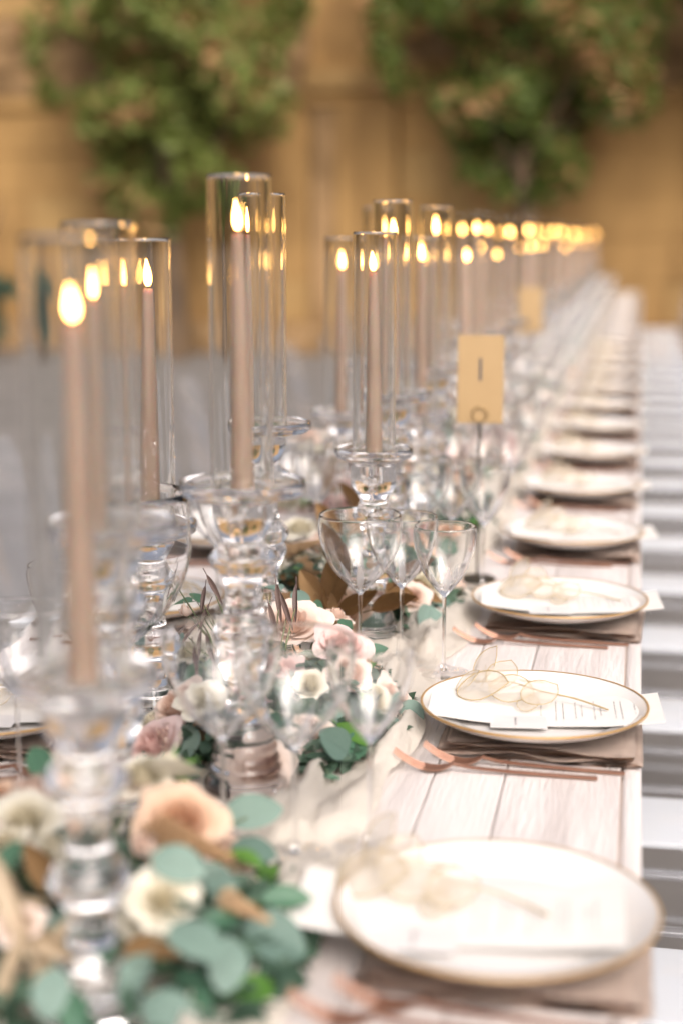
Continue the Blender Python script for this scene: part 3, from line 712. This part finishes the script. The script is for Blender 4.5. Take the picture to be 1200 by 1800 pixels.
tube(bm, [(0, 0, -.36), (0, 0, -.55), (.05, .05, -1.0)], .13, 8, .07)
CALYX = mesh_of('calyx', bm, M['leafb'])
def leaf_mesh(wr, cup, bend, fold, name, m, pw=.6, nu=4, nv=8, seed=0):
    bm = bmesh.new(); g = []
    for j in range(nv + 1):
        v = j / nv; wd = wr * math.sin(math.pi * (v ** .85) * .98 + .02) ** pw; row = []
        for i in range(nu + 1):
            u = i / nu * 2 - 1
            row.append(bm.verts.new((wd * u, 2 * v - 1, cup * u * u * wd + fold * abs(u) * wd - bend * (v - .35) ** 2 + .05 * noise.noise(Vector((u * 1.5, v * 4, seed))))))
        g.append(row)
    for j in range(nv):
        for i in range(nu): bm.faces.new((g[j][i], g[j][i + 1], g[j + 1][i + 1], g[j + 1][i]))
    rib = [g[j][nu // 2].co + Vector((0, 0, .012)) for j in range(nv)]; tube(bm, [Vector((0, -1.35, .02))] + rib, .028, 4, .008)
    return mesh_of(name, bm, m)
LF = {'euc': [leaf_mesh(.80, .25, .15, .1, 'eucalyptus_leaf', M['euc'], .55, seed=1), leaf_mesh(.74, -.2, .35, .2, 'eucalyptus_leaf', M['euc'], .6, seed=2)],
      'leaf_green': [leaf_mesh(.50, .3, .3, .25, 'green_leaf', M['leafg'], .8, seed=3), leaf_mesh(.60, .1, .2, .2, 'green_leaf', M['leafg'], .7, seed=4), leaf_mesh(.42, .2, .4, .2, 'green_leaf', M['leafb'], .9, seed=9)],
      'olive': [leaf_mesh(.15, .3, .25, .5, 'willow_leaf', M['olive'], .9, seed=5), leaf_mesh(.13, .3, -.2, .5, 'willow_leaf', M['olive'], .9, seed=6)],
      'magnolia': [leaf_mesh(.42, .7, .5, .4, 'magnolia_leaf', M['magn'], .85, seed=7), leaf_mesh(.38, 1.0, -.4, .3, 'magnolia_leaf', M['magn'], .85, seed=8)],
      'dry': [leaf_mesh(.26, .8, .5, .5, 'dried_leaf', M['dry'], .85, seed=10), leaf_mesh(.22, .5, -.4, .5, 'dried_leaf', M['dry'], .85, seed=11)]}
def astilbe_mesh(seed):
    r = random.Random(seed); bm = bmesh.new()
    for k in range(1300):
        t = r.random(); R = .36 * (1 - t * .85); a = r.uniform(0, 6.28); rad = R * r.random() ** .5
        p = Vector((rad * math.cos(a), t * 2 - 1, rad * math.sin(a))); s = .038 * r.uniform(.7, 1.5)
        q = [bm.verts.new(p + Vector(d) * s) for d in ((1, 0, 0), (-.6, .8, 0), (-.6, -.8, .3), (0, 0, 1.2))]
        for f in ((0, 1, 3), (1, 2, 3), (2, 0, 3), (0, 2, 1)): bm.faces.new([q[i] for i in f])
    tube(bm, [(0, -1.3, 0), (0, .9, 0)], .03, 5, .01)
    return mesh_of('astilbe_plume', bm, M['astilbe'])
AS = [astilbe_mesh(1), astilbe_mesh(2)]
def put(kind, P, r, n, root, rd, org):
    P = Vector(P); n = Vector(n); loc = P - org
    if kind.startswith(('rose', 'bud')):
        me = rd.choice(FL[kind]); o = obj('rose' if kind[0] == 'r' else 'rose_bud', me, None, root, mframe(loc, n, (rd.gauss(0, 1), rd.gauss(0, 1), 0), r * (1.0 if kind[0] == 'r' else 1.1)))
        return o
    if kind == 'astilbe': return obj('astilbe_plume', rd.choice(AS), None, root, mframe(loc, (rd.gauss(0, .3), rd.gauss(0, .3), 1) if abs(n.z) < .95 else (1, 0, 0), n, r))
    L = LF[kind]; me = rd.choice(L)
    if kind in ('olive', 'magnolia', 'dry'):   # n gives the pointing direction
        z = Vector((rd.gauss(0, .3), -1 + rd.gauss(0, .3), .5)); return obj(me.name.split('.')[0], me, None, root, mframe(loc, z, n, r))
    out = Vector((loc.x, loc.y, .0)); out = out if out.length > .01 else Vector((1, 0, 0)); out = out.normalized() * .8 + Vector((rd.gauss(0, .5), rd.gauss(0, .5), rd.gauss(0, .2)))
    return obj(me.name.split('.')[0], me, None, root, mframe(loc, n, out, r))
def foliage_bed(root, cx, cy, rx, ry, h, n, rd, org):
    """dense short dark leaves that fill the garland: nobody could count them"""
    bm = bmesh.new()
    for k in range(n):
        a = rd.uniform(0, 6.283); q = rd.random() ** .5
        x, y = cx + rx * q * math.cos(a), cy + ry * q * math.sin(a)
        if any(math.hypot(x - p, y - q_) < r_ + .012 for p, q_, r_ in BASES): continue
        z = T + .012 + rd.random() * h * max(.12, (1 - q * q)) ; s = rd.uniform(.010, .020)
        d = Vector((rd.gauss(0, 1) + math.cos(a), rd.gauss(0, 1) + math.sin(a), rd.gauss(0, .5))).normalized(); nn = Vector((rd.gauss(0, .6), rd.gauss(0, .6) - .2, 1)); t = d.cross(nn).normalized()
        c = Vector((x, y, z)) - org
        v = [bm.verts.new(p) for p in (c - d * s, c + t * s * .38 - d * s * .3, c + t * s * .34 + d * s * .4, c + d * s, c - t * s * .34 + d * s * .4, c - t * s * .38 - d * s * .3)]
        bm.faces.new(v)
    o = obj('foliage', bm, M['dark'], root, smooth=False); o['kind'] = 'stuff'
def garland(label, cx, cy, rx, ry, h, items, seed, nr, nl, bed, mix=None, filt=None):
    rd = random.Random(seed); org = Vector((cx, cy, T)); root = thing('flower_garland', label, 'flower garland', (cx, cy, T), 0, 'flower garlands down the middle of the table')
    foliage_bed(root, cx, cy, rx, ry, h * .8, bed, rd, org)
    pts = []
    for k, x, y, z, r, n in items:
        put(k, (x, y, T + z), r, n, root, rd, org); pts.append((x, y, z))
        if k == 'rose_cream' and n[1] > .3: obj('calyx', CALYX, None, root, mframe(Vector((x, y, T + z)) - org, (0, -.75, .65), (1, 0, 0), r))
    mix = mix or (['rose_cream'] * 4 + ['rose_blush'] * 3 + ['rose_pink'] * 2 + ['rose_peach'] * 2 + ['bud_blush', 'bud_cream'])
    for k in range(nr + nl):
        a = rd.uniform(0, 6.283); q = rd.random() ** .5 * .97; x, y = cx + rx * q * math.cos(a), cy + ry * q * math.sin(a)
        z = h * (.35 + .65 * (1 - q * q)) * rd.uniform(.55, .95)
        n = Vector((math.cos(a) * q * .7 + rd.gauss(0, .2), math.sin(a) * q * .7 - .25 + rd.gauss(0, .2), .85))
        if k < nr: kk = rd.choice(mix); r = rd.uniform(.022, .036) * (.75 if kk[0] == 'b' else 1); z = min(z, h * .8)
        elif any(math.hypot(x - p, y - q_) < .05 for p, q_, r_ in BASES): continue
        else: kk = rd.choice(['euc'] * 6 + ['leaf_green'] * 6 + ['magnolia', 'dry', 'astilbe']); r = rd.uniform(.016, .028); z *= .7
        if kk in ('magnolia', 'dry', 'astilbe'): n = Vector((math.cos(a), math.sin(a), .5)); r *= 1.2
        put(kk, (x, y, T + max(z, .02)), r, n, root, rd, org)
    bm = bmesh.new()
    for (x, y, z) in pts:
        e = Vector((x, y, T + z)) - org; s0 = Vector((e.x * .35, e.y * .35, .02)); tube(bm, [s0, (s0 + e) / 2 + Vector((0, 0, .012)), e - Vector((0, 0, .004))], .0014, 5, .0008)
    if pts: obj('twigs', bm, M['twig'], root)
    return root
ARR=[
[
('bud_blush',-0.478,1.143,0.1,0.025,(-0.1,-0.5,0.8)),
('rose_cream',-0.381,1.203,0.115,0.029,(0,0.5,0.85)),
('rose_peach',-0.351,1.135,0.095,0.037,(0.1,-0.5,0.8)),
('rose_blush',-0.415,1.182,0.1,0.02,(-0.3,-0.2,0.9)),
('bud_blush',-0.368,1.099,0.085,0.015,(0,-0.6,0.7)),
('bud_cream',-0.434,1.072,0.09,0.015,(0.1,-0.6,0.7)),
('bud_cream',-0.37,1.044,0.08,0.015,(0.1,-0.7,0.7)),
('rose_cream',-0.476,1.075,0.09,0.018,(-0.2,-0.4,0.8)),
('rose_peach',-0.529,1.167,0.09,0.024,(-0.2,-0.2,0.9)),
('rose_cream',-0.499,1.276,0.09,0.021,(0,0,1)),
('rose_blush',-0.419,0.962,0.08,0.018,(0,-0.4,0.9)),
('euc',-0.322,1.038,0.1,0.022,(0.1,-0.5,0.8)),
('euc',-0.301,1.001,0.085,0.019,(0.2,0.6,0.6)),
('euc',-0.286,0.96,0.08,0.024,(0.1,-0.25,1)),
('euc',-0.325,1.277,0.05,0.027,(0.1,-0.5,0.8)),
('euc',-0.297,1.169,0.06,0.02,(0.1,-0.3,0.9)),
('leaf_green',-0.254,1.1,0.05,0.021,(0.2,-0.6,0.7)),
('leaf_green',-0.298,1.147,0.06,0.019,(0.1,-0.2,1)),
('euc',-0.271,0.986,0.05,0.021,(0.4,-0.5,0.7)),
('euc',-0.333,0.968,0.04,0.02,(-0.4,-0.6,0.6)),
('leaf_green',-0.508,1.23,0.1,0.02,(0,-0.6,0.8)),
('leaf_green',-0.457,1.039,0.09,0.019,(-0.2,-0.5,0.8)),
('euc',-0.399,0.991,0.06,0.018,(0.1,-0.5,0.8)),
('leaf_green',-0.29,1.184,0.03,0.019,(0.2,-0.3,0.9)),
('euc',-0.303,1.09,0.06,0.016,(0.1,-0.4,0.9)),
('euc',-0.302,0.947,0.03,0.022,(0.1,-0.6,0.8)),
('euc',-0.379,0.922,0.05,0.019,(0,-0.6,0.8)),
('euc',-0.283,1.098,0.02,0.02,(0.3,-0.3,0.9)),
('leaf_green',-0.295,0.982,0.03,0.019,(0.2,-0.4,0.9)),
('leaf_green',-0.369,0.999,0.05,0.019,(0.2,-0.4,0.9)),
('leaf_green',-0.295,1.051,0.05,0.017,(0.2,-0.4,0.9)),
('astilbe',-0.274,1.054,0.06,0.026,(0.8,-0.5,0.2)),
('dry',-0.409,0.967,0.07,0.035,(-0.1,-0.8,0.5)),
('dry',-0.41,0.934,0.06,0.032,(0,-0.8,0.5)),
('dry',-0.398,0.966,0.05,0.035,(0.1,-0.8,0.5)),
('magnolia',-0.435,1.051,0.08,0.026,(-0.2,-0.5,0.8)),
('magnolia',-0.329,0.988,0.05,0.025,(0.3,-0.5,0.7)),
('dry',-0.434,0.979,0.08,0.029,(0.1,-0.8,0.5))],
[
('rose_cream',-0.44,1.512,0.075,0.028,(0,-0.4,0.9)),
('rose_cream',-0.505,1.669,0.08,0.024,(-0.2,-0.3,0.9)),
('rose_blush',-0.405,1.798,0.09,0.042,(0.1,-0.5,0.8)),
('rose_pink',-0.331,1.741,0.08,0.033,(0.3,-0.4,0.8)),
('rose_pink',-0.384,1.654,0.07,0.025,(-0.1,-0.5,0.8)),
('rose_cream',-0.339,1.599,0.07,0.021,(0.1,-0.5,0.8)),
('rose_blush',-0.309,1.676,0.06,0.025,(0.2,-0.5,0.8)),
('rose_blush',-0.323,1.533,0.04,0.024,(0.1,-0.6,0.7)),
('rose_blush',-0.369,1.89,0.08,0.023,(0.2,0.1,0.9)),
('bud_blush',-0.527,1.752,0.11,0.012,(-0.3,-0.1,0.9)),
('rose_blush',-0.466,1.713,0.07,0.027,(0,-0.3,0.9)),
('rose_pink',-0.409,1.571,0.06,0.026,(0,-0.4,0.9)),
('rose_cream',-0.377,1.547,0.05,0.021,(0,-0.4,0.9)),
('euc',-0.46,1.908,0.105,0.021,(0,0.1,1)),
('euc',-0.417,1.898,0.1,0.018,(0.3,-0.3,0.9)),
('leaf_green',-0.394,1.891,0.09,0.015,(0.8,-0.3,0.4)),
('leaf_green',-0.294,1.759,0.065,0.026,(0.1,-0.2,1)),
('leaf_green',-0.303,1.728,0.05,0.023,(0.1,-0.3,1)),
('leaf_green',-0.347,1.834,0.08,0.019,(0.2,-0.3,1)),
('leaf_green',-0.285,1.552,0.035,0.022,(0.1,-0.6,0.8)),
('euc',-0.296,1.506,0.04,0.021,(0.7,-0.6,0.2)),
('euc',-0.36,1.515,0.03,0.018,(-0.3,-0.6,0.6)),
('leaf_green',-0.368,1.529,0.05,0.018,(-0.2,-0.6,0.7)),
('euc',-0.241,1.686,0.02,0.017,(0.2,-0.6,0.8)),
('euc',-0.26,1.644,0.02,0.015,(0.1,-0.6,0.8)),
('leaf_green',-0.278,1.64,0.03,0.014,(0.1,-0.6,0.8)),
('leaf_green',-0.304,1.496,0.012,0.008,(0.1,-0.4,0.9)),
('leaf_green',-0.291,1.476,0.012,0.008,(0.3,-0.4,0.9)),
('leaf_green',-0.545,1.793,0.11,0.018,(-0.3,-0.1,0.9)),
('leaf_green',-0.536,1.826,0.11,0.016,(0.2,-0.1,0.9)),
('leaf_green',-0.422,1.624,0.07,0.022,(0.3,-0.5,0.7)),
('leaf_green',-0.463,1.639,0.07,0.02,(0.1,-0.5,0.8)),
('euc',-0.354,1.583,0.05,0.019,(0,-0.6,0.8)),
('leaf_green',-0.369,1.73,0.06,0.022,(0.2,-0.6,0.7)),
('leaf_green',-0.375,1.622,0.05,0.02,(0.2,-0.6,0.7)),
('leaf_green',-0.488,1.623,0.06,0.021,(-0.2,-0.6,0.7)),
('euc',-0.536,1.715,0.08,0.02,(-0.4,-0.4,0.7)),
('olive',-0.538,1.758,0.14,0.022,(0,-0.2,-1)),
('olive',-0.503,1.793,0.13,0.023,(0.5,0,-1)),
('olive',-0.5,1.732,0.13,0.02,(0,-0.3,-1)),
('olive',-0.498,1.728,0.11,0.02,(-0.3,-0.5,-0.8)),
('olive',-0.502,1.671,0.1,0.024,(-0.3,-0.5,-0.8)),
('olive',-0.475,1.625,0.1,0.023,(0,-0.5,-0.8)),
('olive',-0.456,1.605,0.1,0.023,(0.3,-0.5,-0.8)),
('olive',-0.46,1.654,0.1,0.022,(0.4,-0.5,-0.8)),
('olive',-0.511,1.644,0.1,0.021,(-0.5,-0.5,-0.6)),
('olive',-0.472,1.59,0.09,0.022,(0.2,-0.5,-0.8)),
('olive',-0.452,1.606,0.08,0.022,(0.1,-0.5,-0.8)),
('olive',-0.417,1.775,0.12,0.026,(0.2,-0.3,-0.9)),
('olive',-0.398,1.735,0.12,0.026,(0.4,-0.3,-0.9)),
('olive',-0.397,1.779,0.12,0.025,(0.1,-0.3,-0.9)),
('olive',-0.414,1.73,0.11,0.023,(0.3,-0.3,-0.9))],
[
('bud_peach',-0.448,2.122,0.06,0.02,(0,-0.4,0.8)),
('bud_peach',-0.41,2.065,0.05,0.019,(0.1,-0.4,0.8)),
('bud_cream',-0.528,2.233,0.06,0.026,(-0.2,-0.5,0.7)),
('rose_cream',-0.534,2.427,0.09,0.032,(0,-0.3,0.9)),
('rose_cream',-0.628,2.721,0.08,0.036,(0,-0.1,0.9)),
('rose_cream',-0.418,2.67,0.08,0.026,(0,-0.3,0.9)),
('rose_peach',-0.308,2.604,0.05,0.026,(0.1,-0.4,0.8)),
('rose_blush',-0.48,2.32,0.08,0.027,(0,-0.4,0.8)),
('rose_peach',-0.387,2.302,0.06,0.027,(0,-0.4,0.8)),
('astilbe',-0.5,2.243,0.09,0.043,(0.1,-0.4,0.9)),
('astilbe',-0.468,2.198,0.07,0.038,(0.5,-0.4,0.6)),
('astilbe',-0.34,2.176,0.05,0.037,(0.7,-0.4,0.3)),
('magnolia',-0.52,2.661,0.14,0.036,(-0.2,-0.2,1)),
('magnolia',-0.47,2.515,0.12,0.036,(0.1,-0.4,0.8)),
('magnolia',-0.489,2.433,0.1,0.036,(-0.2,-0.5,0.7)),
('magnolia',-0.431,2.376,0.08,0.036,(0.2,-0.6,0.6)),
('magnolia',-0.323,2.124,0.05,0.036,(0.7,-0.5,0.1)),
('magnolia',-0.298,2.147,0.05,0.036,(0.8,-0.4,0.1)),
('magnolia',-0.375,2.182,0.06,0.036,(0.3,-0.7,0.5)),
('magnolia',-0.421,2.2,0.08,0.036,(-0.1,-0.7,0.5)),
('magnolia',-0.408,2.707,0.1,0.036,(0.7,0.2,0.3)),
('magnolia',-0.434,2.468,0.11,0.036,(0.4,0,0.8)),
('euc',-0.277,2.098,0.025,0.026,(0.5,-0.5,0.6)),
('leaf_green',-0.304,2.113,0.03,0.024,(0.5,-0.5,0.6)),
('leaf_green',-0.302,2.37,0.04,0.023,(0.4,-0.5,0.6)),
('leaf_green',-0.374,1.956,0.04,0.02,(0.1,-0.5,0.8)),
('leaf_green',-0.567,2.374,0.08,0.022,(-0.3,-0.3,0.9)),
('leaf_green',-0.586,2.729,0.08,0.023,(0.1,-0.3,0.9)),
('leaf_green',-0.301,2.555,0.03,0.025,(0.4,-0.5,0.6)),
('euc',-0.365,2.078,0.03,0.024,(0,-0.6,0.7)),
('leaf_green',-0.49,2.199,0.06,0.022,(0,-0.6,0.7)),
('leaf_green',-0.457,2.251,0.05,0.023,(0,-0.6,0.7))],
[
('bud_pink',-0.472,3.427,0.12,0.033,(0,-0.3,0.9)),
('rose_cream',-0.459,3.858,0.11,0.035,(0,-0.3,0.9)),
('rose_cream',-0.73,3.526,0.05,0.046,(0,0,1)),
('rose_cream',-0.726,3.322,0.04,0.043,(0,0,1)),
('bud_brown',-0.517,3.616,0.15,0.016,(0,0,1)),
('rose_peach',-0.435,3.178,0.07,0.029,(0,-0.3,0.9)),
('rose_blush',-0.459,3.29,0.09,0.027,(0,-0.3,0.9)),
('astilbe',-0.429,3.139,0.07,0.047,(0,-0.3,-1)),
('astilbe',-0.4,3.082,0.05,0.042,(0.2,-0.5,0.6)),
('leaf_green',-0.452,3.701,0.11,0.033,(0.2,-0.3,0.9)),
('leaf_green',-0.437,3.458,0.1,0.031,(0.2,-0.3,0.9)),
('leaf_green',-0.37,3.226,0.04,0.027,(0.2,-0.3,0.9)),
('rose_cream',-0.381,3.321,0.05,0.03,(0,-0.3,0.9)),
('rose_cream',-0.326,3.158,0.04,0.026,(0,-0.3,0.9)),
('leaf_green',-0.269,2.821,0.01,0.015,(0,-0.3,0.9)),
('rose_blush',-0.789,3.676,0.07,0.042,(0,-0.3,0.9)),
('rose_cream',-0.728,3.802,0.07,0.04,(0,-0.3,0.9)),
('leaf_green',-0.522,4.005,0.11,0.033,(0,-0.3,0.9)),
('leaf_green',-0.494,3.233,0.06,0.027,(0,-0.3,0.9))],
]

XTRA = [[('rose_cream', -.47, 1.10, .10, .030, (0, -.5, .8)), ('rose_blush', -.50, 1.05, .10, .028, (-.1, -.5, .8)), ('rose_cream', -.40, 1.19, .11, .027, (0, -.3, .9)), ('astilbe', -.33, 1.10, .09, .04, (.9, -.4, .2)), ('rose_cream', -.33, 1.02, .08, .026, (.2, -.6, .8)), ('dry', -.45, .98, .10, .042, (0, -.7, -.2)), ('dry', -.42, .965, .09, .042, (.3, -.7, -.3))],
        [('magnolia', -.405, 2.02, .13, .045, (-.3, 0, 1)), ('magnolia', -.39, 2.0, .10, .05, (.2, -.2, 1)), ('magnolia', -.42, 1.99, .09, .034, (-.5, -.2, .7)), ('magnolia', -.36, 1.99, .07, .034, (.6, -.2, .5)), ('magnolia', -.31, 2.0, .07, .034, (.8, -.1, .3)), ('magnolia', -.40, 1.97, .06, .045, (0, -.3, .9)), ('magnolia', -.29, 2.05, .10, .034, (.8, .1, .5)),
         ('astilbe', -.44, 2.0, .07, .05, (-.3, -.3, .9)), ('astilbe', -.42, 1.96, .05, .045, (.2, -.5, .6))]]
garland('lush blurred garland of roses, eucalyptus and dried leaves nearest the camera', -.43, 1.08, .20, .21, .095, ARR[0] + XTRA[0], 1, 9, 26, 1500)
garland('garland of blush and cream roses with bronze willow leaves, in focus', -.405, 1.66, .165, .22, .088, ARR[1], 2, 18, 54, 1900)
garland('garland with tall brown magnolia leaves and peach buds behind the sharp glass', -.42, 2.27, .17, .26, .115, ARR[2] + XTRA[1], 3, 24, 36, 1400)
garland('garland with pink rose and beige plumes left of the tan table card', -.43, 2.95, .175, .31, .145, ARR[3], 4, 22, 46, 900)
k = 0; y = 3.62
while y < 14.4:
    garland(f'{ORD[k]} of the far blurred garlands beyond the tan table card', -.43, y, .175, .31, .15, [], 20 + k, 22 if y < 7 else 9, 26 if y < 7 else 12, 350)
    y += .62; k += 1

# ================================================================ clear acrylic chairs
def chair():
    t = thing('chair', 'x', 'chair', (0, 0, -50), 0, 'clear acrylic chairs along the table')
    bm = bmesh.new(); box(bm, -.19, .19, -.092, .092, .437, .449, .006, 2)
    for v in bm.verts:
        if v.co.z > .44: v.co.z -= .008 * max(0, 1 - (v.co.x / .17) ** 2) * max(0, 1 - (v.co.y / .17) ** 2)
    obj('seat', bm, M['frosted'], t)
    for sx in (-1, 1):
        for sy in (-1, 1):
            bm = bmesh.new(); tube(bm, [(sx * .165, sy * .16, .434), (sx * .175, sy * .175, .22), (sx * .19, sy * .195, 0)], .017, 8, .011); obj('leg', bm, M['acrylic'], t)
    for sy in (-1, 1):
        bm = bmesh.new(); box(bm, -.165, .165, sy * .172 - .006, sy * .172 + .006, .426, .438, .003, 1); obj('side_rail', bm, M['acrylic'], t)
        bm = bmesh.new(); tube(bm, [(-.17, sy * .172, .21), (.17, sy * .172, .21)], .006, 8); obj('stretcher', bm, M['acrylic'], t)
    bm = bmesh.new(); g = []
    for side in (0, 1):
        gg = []
        for j in range(9):
            v = j / 8; wd = .165 * (1 - .1 * v) * (1 if v < .75 else math.cos((v - .75) * 3.2))
            gg.append([bm.verts.new((.185 + .08 * v + .03 * (1 - (i / 6 * 2 - 1) ** 2) + side * .008, wd * (i / 6 * 2 - 1), .46 + .40 * v)) for i in range(7)])
        g.append(gg)
    for s in (0, 1):
        for j in range(8):
            for i in range(6): bm.faces.new((g[s][j][i], g[s][j][i + 1], g[s][j + 1][i + 1], g[s][j + 1][i]))
    bmesh.ops.recalc_face_normals(bm, faces=bm.faces)
    obj('backrest', bm, M['acrylic'], t)
    return t
ch0 = chair()
n = 0
for k, y in enumerate(RY):
    dup(ch0, (.175 + rnd.uniform(-.01, .01), y + .03, 0), rnd.uniform(-.03, .03), f'clear acrylic chair at the {ORD[k]} plate of the right row')
for k, y in enumerate([v for v in LYs if v < 14.9][3:]):
    dup(ch0, (-1.13 + rnd.uniform(-.03, .03), y, 0), math.pi + rnd.uniform(-.08, .08), f'clear acrylic chair at the {ORD[k + 3]} plate of the left row')
for c in list(ch0.children_recursive): bpy.data.objects.remove(c)
bpy.data.objects.remove(ch0)
